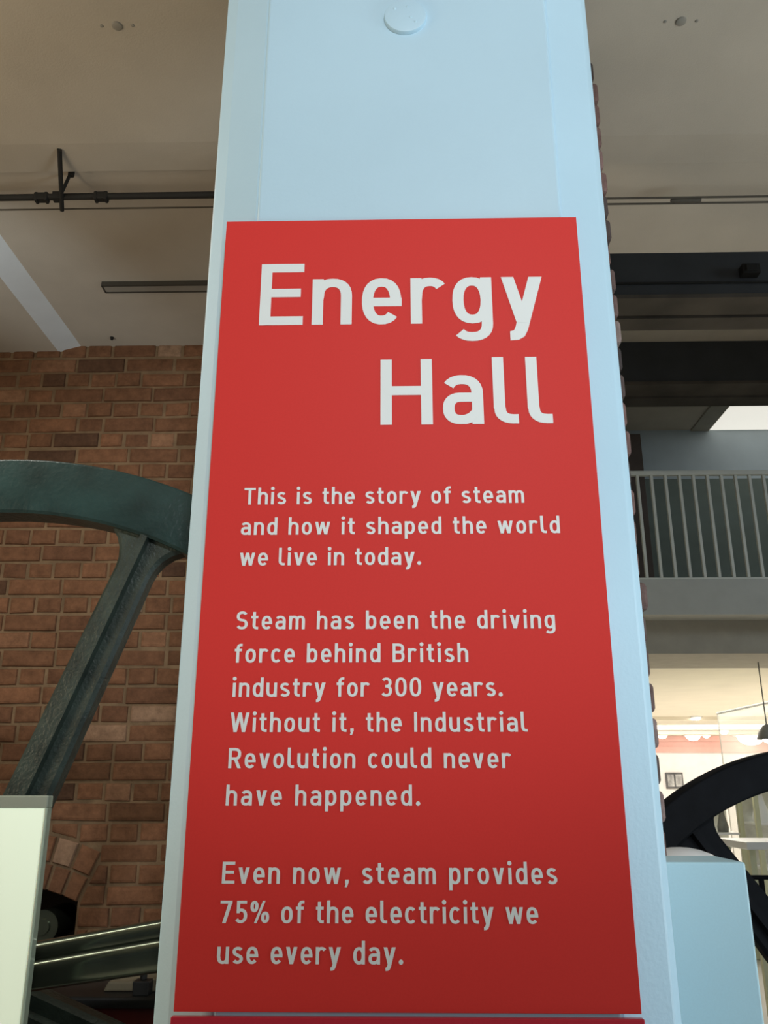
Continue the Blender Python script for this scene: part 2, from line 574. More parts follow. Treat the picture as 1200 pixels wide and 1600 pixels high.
# ------------------------------------------------------------------ brick pier behind the column
pr = thing('brick_pier', 'weathered brick pier whose toothed edge shows right behind the white column', 'pillar', (0.40, 2.0, 0))
bk = MB()
mo = MB()
PX0, PX1, PY0, PY1 = 0.27, 0.548, 1.89, 2.10
mo.box(PX0 + 0.02, PX1 - 0.020, PY0 + 0.012, PY1 - 0.012, 0, CEIL)
z = 0.02
k = 0
while z < CEIL - 0.01:
    h = 0.064
    zt = min(z + h, CEIL - 0.002)
    parts = [(PX0, 0.378), (0.389, PX1)] if k % 2 else [(PX0, 0.43), (0.441, PX1)]
    for xa, xb in parts:
        e = random.uniform(-0.007, 0.006) if xb == PX1 else 0
        # worn brick: rounded in plan so the arris is soft in silhouette
        r_ = 0.007
        b_ = xb + e
        poly = [(xa, PY0), (b_ - r_, PY0), (b_ - r_ * 0.3, PY0 + r_ * 0.3), (b_, PY0 + r_), (b_, PY1), (xa, PY1)]
        n_ = len(poly)
        lo = [(px, py, z) for px, py in poly]
        inset = lambda d, zz: [(px - (d if px > (xa + b_) / 2 else 0), py + (d if py < 2.0 else 0), zz) for px, py in poly]
        rings = [inset(0.007, z), inset(0.0025, z + 0.003), inset(0.0, z + 0.010), inset(0.0, zt - 0.010), inset(0.0025, zt - 0.003), inset(0.007, zt)]
        vs = [p for rg in rings for p in rg]
        fs = [(L * n_ + i, L * n_ + (i + 1) % n_, (L + 1) * n_ + (i + 1) % n_, (L + 1) * n_ + i) for L in range(5) for i in range(n_)]
        fs += [tuple(range(n_ - 1, -1, -1)), tuple(range(5 * n_, 6 * n_))]
        bk.add(vs, fs, random.random())
    z += 0.0745
    k += 1
bk.build('brickwork', M['pier_brick'], pr)
mo.build('mortar', M['pier_mortar'], pr)

# ------------------------------------------------------------------ white column
SY = 1.240                      # front face of the red sign
cl = thing('column', 'tall white painted steel column carrying the red sign', 'column', (0.02, 1.40, 0))
m = MB()
m.hprism([(-0.250, 1.2535), (0.284, 1.2535), (0.3560, 1.280), (0.3690, 1.296), (0.3690, 1.56), (-0.3370, 1.56), (-0.3370, 1.297), (-0.3125, 1.280)], 0, CEIL)
m.build('shaft', M['column'], cl, bevel=0.003)
m = MB()
m.box(-0.2455, 0.2795, 1.2445, 1.2540, 0, CEIL)
m.build('cover_plate', M['column'], cl, bevel=0.005, segs=3)
m = MB()
px, pz = 0.0146, 2.884
prof = [(0.0, 1.2365), (0.034, 1.2365), (0.0385, 1.2375), (0.0398, 1.240), (0.0402, 1.2450), (0.0, 1.2450)]
m.lathe_y(prof, px, pz, 48)
for bx, bz, br in ((-0.020, 0.016, 0.0035), (0.010, -0.006, 0.003), (0.019, -0.017, 0.003), (0.004, 0.020, 0.0025)):
    m.lathe_y([(0, 1.2350), (br * 0.6, 1.2353), (br, 1.2366), (0, 1.2366)], px + bx, pz + bz, 10)
pg = m.build('round_cap', M['column'], cl, smooth=True, angle=50)

# ------------------------------------------------------------------ lettering (monoline strokes drawn as flat solids)
WX, WYS = 0.158, 0.137
HX, HY = WX / 2, WYS / 2
XH = 0.74


def arc(cx, cy, rx, ry, a0, a1, n=2.35, steps=14):
    steps = max(4, int(abs(a1 - a0) / 180 * steps))
    out = []
    for i in range(steps + 1):
        a = R(a0 + (a1 - a0) * i / steps)
        c, s = math.cos(a), math.sin(a)
        out.append((cx + rx * math.copysign(abs(c) ** (2 / n), c), cy + ry * math.copysign(abs(s) ** (2 / n), s)))
    return out


def ring(cx, cy, rx, ry, n=2.35):
    return ('ring', arc(cx, cy, rx, ry, 0, 360, n)[:-1])


def P(*parts):
    pts = []
    for p in parts:
        if isinstance(p, list):
            pts += p
        else:
            pts.append(p)
    out = [pts[0]]
    for p in pts[1:]:
        if math.hypot(p[0] - out[-1][0], p[1] - out[-1][1]) > 1e-4:
            out.append(p)
    return ('path', out)


def D(x0, y0, x1, y1, w_=0.188):       # diagonal with level ends
    w_ *= HX / 0.084
    return ('poly', [(x0 - w_ / 2, y0), (x1 - w_ / 2, y1), (x1 + w_ / 2, y1), (x0 + w_ / 2, y0)])


def Q(x0, y0, x1, y1):
    return ('poly', [(x0, y0), (x1, y0), (x1, y1), (x0, y1)])


def dot(cx, cy, r=0.1):
    return ('poly', [(cx + r * math.cos(R(a)), cy + r * math.sin(R(a))) for a in range(0, 360, 30)])


def V(x, y0, y1):
    return Q(x - HX, y0, x + HX, y1)


def Hb(x0, x1, y):
    return Q(x0, y - HY, x1, y + HY)


ry = XH / 2 - HY + 0.005
BW = 0.20
bowl = lambda cx: ring(cx, XH / 2, BW, ry)
top = XH - HY + 0.005
def glyphs():
  return {
    'a': (0.57, [P(arc(0.275, 0.46, 0.21, top - 0.46, 148, 0), (0.485, 0)), P((0.485, 0.405), (0.25, 0.405), arc(0.245, 0.237, 0.16, 0.168, 90, 270), (0.31, 0.069), (0.40, 0.10), (0.485, 0.19))]),
    'b': (0.575, [V(HX, 0, 1.02), bowl(0.29)]),
    'c': (0.53, [P(arc(0.285, XH / 2, BW, ry, 42, 318))]),
    'd': (0.575, [V(0.49, 0, 1.02), bowl(0.285)]),
    'e': (0.575, [P(arc(0.288, XH / 2, BW, ry, -2, 318)), Hb(0.09, 0.574, 0.355)]),
    'f': (0.40, [P((0.17, 0), (0.17, 0.72), arc(0.33, 0.76, 0.16, 0.187, 180, 90), (0.405, 0.947)), Hb(0.0, 0.38, XH - HY)]),
    'g': (0.575, [bowl(0.285), P((0.49, XH), (0.49, 0.05), arc(0.275, -0.01, 0.215, 0.205, 0, -142))]),
    'h': (0.575, [V(HX, 0, 1.02), P((HX, 0.40), arc(0.288, 0.46, BW, top - 0.46, 180, 0), (0.488, 0))]),
    'i': (0.20, [V(0.1, 0, XH), dot(0.1, 0.955, 0.105)]),
    'l': (0.33, [P((HX, 1.02), (HX, 0.25), arc(0.265, 0.23, 0.18, 0.157, 180, 270), (0.335, 0.073))]),
    'm': (0.87, [V(HX, 0, XH), P((HX, 0.42), arc(0.26, 0.48, 0.174, top - 0.48, 180, 0), (0.434, 0)), P((0.434, 0.42), arc(0.609, 0.48, 0.175, top - 0.48, 180, 0), (0.784, 0))]),
    'n': (0.575, [V(HX, 0, XH), P((HX, 0.40), arc(0.288, 0.46, BW, top - 0.46, 180, 0), (0.488, 0))]),
    'o': (0.575, [bowl(0.288)]),
    'p': (0.575, [V(HX, -0.28, XH), bowl(0.29)]),
    'r': (0.46, [V(HX, 0, XH), P((HX, 0.38), arc(0.275, 0.45, 0.19, top - 0.45, 180, 38))]),
    's': (0.52, [P(arc(0.265, 0.532, 0.175, 0.138, 28, 250, 2.1), arc(0.265, 0.208, 0.18, 0.140, 70, -152, 2.1))]),
    't': (0.39, [P((0.165, 0.96), (0.165, 0.25), arc(0.325, 0.23, 0.16, 0.157, 180, 270), (0.39, 0.073)), Hb(0.0, 0.37, XH - HY)]),
    'u': (0.575, [P((HX, XH), (HX, 0.30), arc(0.288, 0.28, BW, 0.28 - HY + 0.005, 180, 360), (0.488, 0.34)), V(0.488, 0, XH)]),
    'v': (0.56, [D(0.095, XH, 0.28, 0), D(0.465, XH, 0.28, 0)]),
    'w': (0.86, [D(0.09, XH, 0.245, 0, .176), D(0.43, XH, 0.245, 0, .176), D(0.43, XH, 0.615, 0, .176), D(0.77, XH, 0.615, 0, .176)]),
    'y': (0.58, [D(0.095, XH, 0.287, 0.0), ('poly', [(0.40, XH), (0.197, 0.0), (0.178, -0.075), (0.155, -0.122), (0.10, -0.138), (0.10, -0.28), (0.22, -0.27), (0.30, -0.22), (0.35, -0.12), (0.59, XH)])]),
    'B': (0.64, [V(HX, 0, 1), P((HX, 1 - HY), (0.33, 1 - HY), arc(0.34, 0.730, 0.20, 0.197, 90, -90), (HX, 0.533)), P((0.33, 0.533), arc(0.35, 0.303, 0.21, 0.230, 90, -90), (HX, 0.073))]),
    'E': (0.62, [V(HX, 0, 1), Hb(HX, 0.62, 1 - HY), Hb(HX, 0.58, 0.52), Hb(HX, 0.62, HY)]),
    'H': (0.72, [V(HX, 0, 1), V(0.72 - HX, 0, 1), Hb(HX, 0.66, 0.515)]),
    'I': (0.18, [V(0.09, 0, 1)]),
    'R': (0.66, [V(HX, 0, 1), P((HX, 1 - HY), (0.34, 1 - HY), arc(0.35, 0.70, 0.21, 0.227, 90, -90), (HX, 0.473)), D(0.34, 0.48, 0.565, 0, 0.19)]),
    'S': (0.64, [P(arc(0.32, 0.722, 0.225, 0.208, 28, 258, 2.2), arc(0.32, 0.288, 0.235, 0.216, 78, -152, 2.2))]),
    'T': (0.64, [V(0.32, 0, 1), Hb(0, 0.64, 1 - HY)]),
    'W': (1.0, [D(0.09, 1, 0.28, 0, .178), D(0.50, 1, 0.28, 0, .178), D(0.50, 1, 0.72, 0, .178), D(0.91, 1, 0.72, 0, .178)]),
    '0': (0.62, [ring(0.31, 0.5, 0.222, 0.432, 2.5)]),
    '3': (0.61, [P(arc(0.30, 0.735, 0.20, 0.195, 145, -75, 2.2), (0.25, 0.54)), P((0.25, 0.54), arc(0.30, 0.302, 0.225, 0.234, 80, -148, 2.2))]),
    '5': (0.61, [Hb(0.11, 0.57, 1 - HY), Q(0.085, 0.44, 0.235, 1), P((0.13, 0.50), arc(0.295, 0.325, 0.23, 0.257, 118, -146, 2.2))]),
    '7': (0.60, [Hb(0.02, 0.60, 1 - HY), D(0.50, 0.90, 0.23, 0, 0.185), Q(0.40, 0.85, 0.60, 0.93)]),
    '%': (0.92, [ring(0.19, 0.74, 0.115, 0.185), ring(0.73, 0.26, 0.115, 0.185), D(0.66, 1, 0.26, 0, 0.14)]),
    '.': (0.21, [dot(0.105, 0.10, 0.11)]),
    ',': (0.21, [('poly', [(0.03, 0.19), (0.20, 0.19), (0.20, 0.06), (0.12, -0.15), (0.01, -0.15), (0.06, 0.0), (0.03, 0.0)])]),
}


G = glyphs()


def stroke_quads(pts, closed):
    n = len(pts)
    L, Rr = [], []
    for i in range(n):
        if closed:
            a, b = pts[(i - 1) % n], pts[(i + 1) % n]
            d1 = (pts[i][0] - a[0], pts[i][1] - a[1])
            d2 = (b[0] - pts[i][0], b[1] - pts[i][1])
        else:
            a, b = pts[max(i - 1, 0)], pts[min(i + 1, n - 1)]
            d1 = (pts[i][0] - a[0], pts[i][1] - a[1]) if i > 0 else (b[0] - pts[i][0], b[1] - pts[i][1])
            d2 = (b[0] - pts[i][0], b[1] - pts[i][1]) if i < n - 1 else d1
        l1, l2 = math.hypot(*d1) or 1, math.hypot(*d2) or 1
        tx, ty = d1[0] / l1 + d2[0] / l2, d1[1] / l1 + d2[1] / l2
        l = math.hypot(tx, ty) or 1
        nx, ny = -ty / l, tx / l
        cosh = max(0.6, (d1[0] / l1 * tx + d1[1] / l1 * ty) / l)
        L.append((pts[i][0] + nx * HX / cosh, pts[i][1] + ny * HY / cosh))
        Rr.append((pts[i][0] - nx * HX / cosh, pts[i][1] - ny * HY / cosh))
    return L, Rr


def letter_line(text, x_left, x_right, z_base, cap, name, parent, xscale=1.0, base_thick=0.0006, y=SY):
    adv = []
    gap = 0.135
    for ch in text:
        adv.append(0.29 if ch == ' ' else G[ch][0])
    nat = sum(adv) * cap * xscale
    ng = len(text) - 1
    tr = (x_right - x_left - nat) / ng if ng else 0
    mb = MB()
    x = x_left
    layer = 0
    for ch, a in zip(text, adv):
        if ch != ' ':
            for kind, pts in G[ch][1]:
                layer = (layer + 1) % 7
                thick = base_thick + layer * 0.00004
                T = lambda p: (x + p[0] * cap * xscale, z_base + p[1] * cap)
                if kind == 'poly':
                    q = [T(p) for p in pts]
                    area2 = sum(q[i][0] * q[(i + 1) % len(q)][1] - q[(i + 1) % len(q)][0] * q[i][1] for i in range(len(q)))
                    if area2 < 0:
                        q.reverse()
                    mb.prism(q, y - thick, y + 0.0002)
                else:
                    Ls, Rs = stroke_quads(pts, kind == 'ring')
                    n = len(pts)
                    A = [T(p) for p in Ls]
                    B = [T(p) for p in Rs]
                    vs = [(px, y - thick, pz) for px, pz in A] + [(px, y - thick, pz) for px, pz in B] + \
                         [(px, y + 0.0002, pz) for px, pz in A] + [(px, y + 0.0002, pz) for px, pz in B]
                    fs = []
                    for i in range(n if kind == 'ring' else n - 1):
                        j = (i + 1) % n
                        fs += [(i, n + i, n + j, j), (i, j, 2 * n + j, 2 * n + i), (n + j, n + i, 3 * n + i, 3 * n + j)]
                    if kind == 'path':
                        fs += [(0, 2 * n, 3 * n, n), (n - 1, 2 * n - 1, 4 * n - 1, 3 * n - 1)]
                    mb.add(vs, fs)
        x += a * cap * xscale + tr
    return mb.build(name, M['letter'], parent), tr / cap


# ------------------------------------------------------------------ red sign
SX0, SX1, SZ0, SZ1 = -0.2967, 0.3033, 1.2286, 2.4324
sg = thing('sign', 'large red panel with pale lettering about steam, headed Energy Hall', 'sign', (0, SY, SZ0))
m = MB()
m.box(SX0, SX1, SY, SY + 0.0044, SZ0, SZ1)
m.build('panel', M['sign'], sg, bevel=0.0006)
rows = [
    ('Energy', 404.5, 850, 508.5, 0.1165, 'title_lettering'),
    ('Hall', 594.5, 864, 664, 0.1150, 'title_lettering'),
    ('This is the story of steam', 381, 819.5, 788.5, 0.0270, 'text_line'),
    ('and how it shaped the world', 376, 875.5, 836, 0.0270, 'text_line'),
    ('we live in today.', 374, 658, 884, 0.0270, 'text_line'),
    ('Steam has been the driving', 368.5, 868, 983.7, 0.0270, 'text_line'),
    ('force behind British', 366, 732, 1035.5, 0.0270, 'text_line'),
    ('industry for 300 years.', 362.5, 785.5, 1089, 0.0270, 'text_line'),
    ('Without it, the Industrial', 359, 824.5, 1144, 0.0270, 'text_line'),
    ('Revolution could never', 356.5, 798.6, 1200.3, 0.0270, 'text_line'),
    ('have happened.', 352.5, 656.5, 1258.7, 0.0270, 'text_line'),
    ('Even now, steam provides', 346.5, 871, 1380.6, 0.0272, 'text_line'),
    ('75% of the electricity we', 342.5, 841.5, 1442.2, 0.0272, 'text_line'),
    ('use every day.', 338.5, 630, 1505.8, 0.0272, 'text_line'),
]
for text, xl, xr, yb, cap, nm in rows:
    if nm == 'text_line':
        HX, HY = 0.0775, 0.067
        G = glyphs()
    (xa, za) = at(xl, yb, SY)
    (xb, zb) = at(xr, yb - 1, SY)
    o, t = letter_line(text, xa, xb, za, cap, nm, sg)

lw = thing('plain_panel', 'plain glossy crimson panel fixed just below the lettered red sign', 'panel', (0, SY, 0.3))
m = MB()
m.box(-0.2985, 0.3050, SY - 0.006, SY + 0.0044, 0.25, SZ0 - 0.0045)
m.build('board', M['sign_lower'], lw, bevel=0.0015, segs=3)

# ------------------------------------------------------------------ flywheels
def flywheel(name, label, cx, cz, y0, depth, ro, ri, angles, sw, mrim, mspoke, lip=0.006):
    t = thing(name, label, 'flywheel', (cx, y0 + depth / 2, cz - ro))
    y1 = y0 + depth
    m_ = MB()
    c = 0.006
    m_.lathe_y([(ro - c, y0), (ro - 0.002, y0 + 0.002), (ro, y0 + c), (ro, y1 - c), (ro - c, y1), (ri + c, y1), (ri, y1 - c), (ri, y0 + c), (ri + c, y0)], cx, cz, 200)
    m_.build('rim', mrim, t, smooth=True, angle=40)
    hub_r = ro * 0.14
    ym = (y0 + y1) / 2
    for a in angles:
        ca, sa = math.cos(a), math.sin(a)         # radial direction (sin a, cos a)
        def T(u, v):                              # u along the radius, v across it
            return cx + sa * u + ca * v, cz + ca * u - sa * v
        ou = []
        u0, u1 = hub_r * 0.8, ri + 0.008
        fl = ro * 0.085
        us = [u0 + (u1 - fl - u0) * i / 6 for i in range(7)] + [u1 - fl * (1 - q) for q in (0.25, 0.5, 0.7, 0.85, 0.94, 1.0)]
        ws = [sw * (0.62 - 0.12 * i / 6) for i in range(7)] + [sw * 0.5 + fl * 0.95 * (1 - math.sqrt(max(0, 1 - q * q))) for q in (0.25, 0.5, 0.7, 0.85, 0.94, 1.0)]
        # flat web with a swelling at the rim
        m_ = MB()
        n_ = len(us)
        rows_ = []
        for u, w_ in zip(us, ws):
            rows_.append([T(u, -w_), T(u, -w_ * 0.82), T(u, w_ * 0.82), T(u, w_)])
        vs, fs = [], []
        ya, yb = ym - depth * 0.26, ym + depth * 0.26
        for rw in rows_:
            vs += [(rw[0][0], ya + 0.008, rw[0][1]), (rw[1][0], ya, rw[1][1]), (rw[2][0], ya, rw[2][1]), (rw[3][0], ya + 0.008, rw[3][1]),
                   (rw[3][0], yb, rw[3][1]), (rw[0][0], yb, rw[0][1])]
        for i in range(n_ - 1):
            for k_ in range(6):
                k2 = (k_ + 1) % 6
                fs.append((i * 6 + k_, i * 6 + k2, (i + 1) * 6 + k2, (i + 1) * 6 + k_))
        fs += [tuple(range(6)), tuple(range((n_ - 1) * 6, n_ * 6))]
        m_.add(vs, fs)
        # proud rib down the middle of the spoke
        rv = []
        rf = []
        for i, u in enumerate((u0, u1)):
            for v, yy in ((-sw * 0.22, ya + 0.004), (-sw * 0.14, y0 + depth * 0.04), (sw * 0.06, y0 + depth * 0.04), (sw * 0.10, ya + 0.004)):
                xx, zz = T(u, v)
                rv.append((xx, yy, zz))
        for k_ in range(4):
            rf.append((k_, (k_ + 1) % 4, 4 + (k_ + 1) % 4, 4 + k_))
        rf += [(0, 1, 2, 3), (4, 5, 6, 7)]
        m_.add(rv, rf)
        m_.build('spoke', mspoke, t, smooth=True, angle=35)
    m_ = MB()
    m_.lathe_y([(hub_r, y0 + 0.01), (hub_r + 0.01, y0 + 0.02), (hub_r + 0.01, y1 - 0.02), (hub_r, y1), (0.0, y1), (0.0, y0 - 0.0)], cx, cz, 48)
    m_.build('hub', mspoke, t, smooth=True, angle=35)
    return t


flywheel('flywheel', 'green painted iron flywheel in front of the red brick wall, left of the column',
         -0.932, 1.137, 1.88, 0.085, 1.115, 0.982, [R(20.3 + 90 * i) for i in range(4)], 0.086, M['green_iron'], M['green_spoke'])
flywheel('flywheel', 'black iron flywheel rising behind the pale blue plinth, right of the column',
         1.222, 0.826, 2.55, 0.10, 0.795, 0.697, [R(-35.4 + 60 * i) for i in range(6)], 0.095, M['black_iron'], M['black_iron'])

# ------------------------------------------------------------------ machinery at lower left
RY = 1.70
rd = thing('connecting_rod', 'shiny dark green engine rod sloping up towards the white column', 'engine rod', (-0.55, RY, 1.2))


def bar(name, top, bottom, front, thick, rad):
    """flat-fronted bar with well rounded polished arrises; top and bottom are measured edge lines"""
    ends = []
    for x in (-1.05, -0.20):
        zz = []
        for l in (top, bottom):
            (xa, za), (xb, zb) = at(*l[0], front), at(*l[1], front)
            zz.append(za + (zb - za) / (xb - xa) * (x - xa))
        zt, zb_ = zz
        sec = []
        for cy_, cz_, a0 in ((front + rad, zt - rad, 180), (front + thick - rad, zt - rad, 90), (front + thick - rad, zb_ + rad, 0), (front + rad, zb_ + rad, 270)):
            for q in range(9):
                a = R(a0 - 90 * q / 8) if a0 in (180, 90) else R(a0 - 90 * q / 8)
                sec.append((x, cy_ + rad * math.cos(a), cz_ + rad * math.sin(a)))
        ends.append(sec)
    n_ = len(ends[0])
    m_ = MB()
    m_.add(ends[0] + ends[1], [(i_, (i_ + 1) % n_, n_ + (i_ + 1) % n_, n_ + i_) for i_ in range(n_)] + [tuple(range(n_)), tuple(range(2 * n_ - 1, n_ - 1, -1))])
    return m_.build(name, M['rod'], rd, smooth=True, angle=30)


bar('upper_bar', ((50, 1474), (245, 1439)), ((50, 1512), (245, 1478)), RY, 0.045, 0.019)
bar('lower_bar', ((50, 1503), (245, 1469)), ((50, 1552), (245, 1523)), RY - 0.016, 0.085, 0.018)

BY = 2.02
zb1 = at(150, 1558, BY)[1]
zb2 = at(150, 1577, BY)[1]
bd = thing('machine_bed', 'dark red cast iron engine bed with black top rail below the engine rod', 'machine base', (-0.8, BY + 0.2, 0))
m = MB()
m.box(-1.7, -0.42, BY, BY + 0.34, zb2, zb1)
m.build('top_rail', M['bed'], bd, bevel=0.006)
m = MB()
m.box(-1.66, -0.45, BY + 0.012, BY + 0.32, 0, zb2)
m.build('bed_casting', M['red_iron'], bd, bevel=0.004)
x_a, z_a = at(162, 1557, BY + 0.06)
x_b, z_b = at(238, 1528, BY + 0.06)
m = MB()
m.prism([(x_a, zb1), (x_b + 0.05, zb1), (x_b + 0.05, z_b + 0.006), (x_a + 0.05, z_b - 0.006), (x_a + 0.01, zb1 + 0.02)], BY + 0.05, BY + 0.17)
tag(m.build('stone_block', M['stone'], bevel=0.004), 'small buff stone block lying on the dark engine bed rail', 'block')
x_a, z_a = at(208, 1552, BY + 0.02)
m = MB()
m.box(x_a, x_a + 0.035, BY + 0.01, BY + 0.045, zb1, zb1 + 0.028)
m.tube([(x_a + 0.018, BY + 0.0275, zb1 + 0.028), (x_a + 0.018, BY + 0.0275, zb1 + 0.04)], 0.008, 8)
tag(m.build('iron_bolt', M['bed'], bevel=0.002), 'black iron bolt on the bed rail in front of the buff stone block', 'bolt')

# iron fitting inside the arched recess
ib = thing('iron_fitting', 'black iron bearing standing inside the dark arched brick opening', 'bearing', (-1.40, 3.85, 0))
m = MB()
m.box(-1.52, -1.345, 3.78, 3.92, 0, 0.93)
m.build('pedestal', M['black_iron'], ib, bevel=0.012)
m = MB()
m.tube([(-1.43, 3.70, 0.985), (-1.43, 3.94, 0.985)], 0.062, 24)
m.tube([(-1.43, 3.69, 0.985), (-1.43, 3.70, 0.985)], 0.03, 16)
m.build('bearing_cap', M['rod'], ib, smooth=True)

# ------------------------------------------------------------------ lit display panel at lower left
LY = 1.55
xr, zt = at(76, 1243, LY)
ls = thing('lit_display', 'pale glowing panel in a clear acrylic sleeve at the bottom left corner', 'display panel', (-0.9, LY + 0.03, 0))
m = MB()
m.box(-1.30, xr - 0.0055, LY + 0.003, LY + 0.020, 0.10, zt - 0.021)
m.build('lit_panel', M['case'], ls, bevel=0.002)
m = MB()
m.box(-1.32, xr, LY, LY + 0.023, zt - 0.0205, zt)
m.box(xr - 0.005, xr, LY, LY + 0.023, 0.06, zt - 0.0205)
m.build('acrylic_sleeve', M['acrylic'], ls, bevel=0.002)
m = MB()
m.box(-1.32, xr - 0.006, LY + 0.0205, LY + 0.030, 0.06, zt - 0.004)
m.build('glow_blocker', M['steel_dark'], ls, bevel=0.001)  # added unseen board keeping the panel's glow off the rods
m = MB()
m.box(-1.34, xr + 0.01, LY - 0.06, LY + 0.10, 0, 0.06)
m.build('foot', M['steel_dark'], ls, bevel=0.004)

# ------------------------------------------------------------------ plinth and white drum at lower right
PY = 1.57
xr, zt = at(1164.5, 1347, PY)
m = MB()
m.box(0.385, xr, PY, PY + 0.15, 0, zt)
tag(m.build('plinth', M['plinth'], bevel=0.004, segs=3), 'plain pale blue plinth standing right beside the white column', 'plinth')
dcy, dr = 2.34, 0.145
dcx = at(1062, 1325, 2.34)[0]
ztop = at(1060, 1325, 2.30)[1]
m = MB()
prof = [(0.0, ztop)] + [(dr * math.sin(R(a)), ztop - 0.11 * (1 - math.cos(R(a)))) for a in range(10, 91, 10)] + [(dr, 0.0), (0, 0)]
m.lathe_z(prof, dcx, dcy, 56)
tag(m.build('drum', M['white'], smooth=True), 'white drum with a domed top between the blue plinth and the black flywheel', 'drum')

# ------------------------------------------------------------------ things on the ceiling
Zc = 3.415
(xa, ya), (xb, yb) = atz(0, 309, Zc), atz(330, 307, Zc)
cd = thing('conduit', 'black steel conduit hung under the ceiling, left of the column', 'conduit', (-1.5, ya, Zc))
m = MB()
m.tube([(-4.5, ya, Zc), (-0.05, ya, Zc)], 0.0112, 16)
m.build('pipe', M['pipe'], cd, smooth=True)
for px in (68, 161):
    x_ = atz(px, 312, Zc)[0]
    m = MB()
    m.box(x_ - 0.024, x_ + 0.024, ya - 0.012, ya + 0.012, Zc - 0.015, Zc + 0.0115)
    m.box(x_ - 0.022, x_ - 0.012, ya - 0.013, ya + 0.013, Zc - 0.019, Zc + 0.0125)
    m.box(x_ + 0.012, x_ + 0.022, ya - 0.013, ya + 0.013, Zc - 0.019, Zc + 0.0125)
    m.build('coupling', M['pipe'], cd, bevel=0.002)
p_top = atz(93, 233, CEIL)
p_bot = atz(97, 328, Zc - 0.02)
m = MB()
m.tube([(p_top[0], p_top[1], CEIL), (p_bot[0], p_bot[1] , Zc - 0.022)], 0.0075, 10)
m.box(p_bot[0] - 0.016, p_bot[0] + 0.016, ya - 0.0125, ya + 0.0125, Zc - 0.014, Zc + 0.013)
m.build('hanger_rod', M['pipe'], cd, smooth=True)
q0 = atz(97, 300, Zc + 0.01)
q1 = atz(112, 267, RECESS)
m = MB()
m.tube([(q0[0], q0[1], Zc + 0.01), (q1[0], q1[1], RECESS)], 0.0055, 10)
m.tube([(q1[0], q1[1], RECESS - 0.02), (q1[0], q1[1], RECESS)], 0.011, 10)
m.build('stay_rod', M['pipe'], cd, smooth=True)

zw = 3.42
yw = atz(150, 326, zw)[1]
m = MB()
m.tube([(-4.5, yw, zw), (-0.05, yw, zw)], 0.0028, 8)
tag(m.build('cable', M['wire'], smooth=True), 'thin dark cable running under the black conduit, left of the column', 'cable')

# two thin cables with a lashing, right of the column
for i, (py, lab) in enumerate(((308.5, 'upper of the two thin cables under the ceiling, right of the column'), (317.5, 'lower of the two thin cables under the ceiling, right of the column'))):
    yy = atz(1070, py, zw)[1]
    m = MB()
    m.tube([(0.15, yy, zw), (9.0, yy, zw)], 0.0036, 8)
    tag(m.build('cable', M['wire'], smooth=True), lab, 'cable', 'pair of thin cables right of the column')
x0_, y0_ = atz(1048, 313, zw)
x1_, y1_ = atz(1095, 313, zw)
m = MB()
m.tube([(x0_, y0_, zw), (x0_ + 0.02, y0_, zw), (x1_ - 0.02, y0_, zw), (x1_, y0_, zw)], [0.006, 0.0105, 0.0105, 0.006], 10)
tag(m.build('cable_clip', M['wire'], smooth=True), 'brown clip lashing the two thin ceiling cables together', 'clip')

# surface trunking on the ceiling near the wall
(xa, ya), (xb, yb) = atz(160, 447, RECESS - 0.02), atz(160, 458, RECESS - 0.02)
tk = thing('trunking', 'short grey strip of trunking on the ceiling above the brick wall', 'trunking', (-0.8, (ya + yb) / 2, RECESS))
m = MB()
m.box(xa, -0.2, ya + 0.006, yb - 0.006, RECESS - 0.018, RECESS)
m.build('cover', M['trunk'], tk)
m = MB()
m.box(xa - 0.004, -0.2, ya - 0.003, ya + 0.006, RECESS - 0.02, RECESS)
m.box(xa - 0.004, -0.2, yb - 0.006, yb + 0.003, RECESS - 0.02, RECESS)
m.box(xa - 0.006, xa, ya, yb, RECESS - 0.02, RECESS)
m.build('edge_strip', M['trunk_edge'], tk)

# small plaster fixings on the near ceiling
for (px, py, side) in ((183, 40, 'left'), (1064, 33, 'right')):
    x_, y_ = atz(px, py, CEIL)
    c_ = thing('ceiling_fixing', 'small round ceiling fixing with two screws, at the top %s of the photo' % side, 'ceiling fixing', (x_, y_, CEIL), 'round ceiling fixings')
    m = MB()
    m.lathe_z([(0, CEIL - 0.006), (0.008, CEIL - 0.006), (0.013, CEIL - 0.004), (0.0145, CEIL), (0, CEIL)], x_, y_, 24)
    m.build('cap', M['trunk'], c_, smooth=True)
    for s_ in (-1, 1):
        m = MB()
        m.lathe_z([(0, CEIL - 0.003), (0.004, CEIL - 0.002), (0.005, CEIL), (0, CEIL)], x_ + s_ * 0.042, y_, 12)
        m.build('screw', M['trunk'], c_, smooth=True)
x_, y_ = atz(175, 527, RECESS)
m = MB()
m.lathe_z([(0, RECESS - 0.015), (0.006, RECESS - 0.013), (0.009, RECESS), (0, RECESS)], x_, y_, 12)
tag(m.build('ceiling_hook', M['pipe'], smooth=True), 'tiny dark hook on the ceiling just above the brick wall', 'hook')

# ------------------------------------------------------------------ dark girders over the balcony
def girder(label, y0, y1, zbot):
    g = thing('girder', label, 'girder', (4.5, (y0 + y1) / 2, zbot), 'dark steel girders')
    m_ = MB()
    m_.box(EDGE_X, 9.3, y0 + 0.02, y1 - 0.02, zbot + 0.03, HIGH - 0.001)
    m_.build('web', M['steel_dark'], g)
    m_ = MB()
    mid = (y0 + y1) / 2 + 0.03
    m_.box(EDGE_X, 9.3, y0, mid - 0.01, zbot, zbot + 0.03)
    m_.box(EDGE_X, 9.3, mid + 0.01, y1, zbot - 0.012, zbot + 0.03)
    m_.build('bottom_flange', M['steel_brown'], g)
    return g


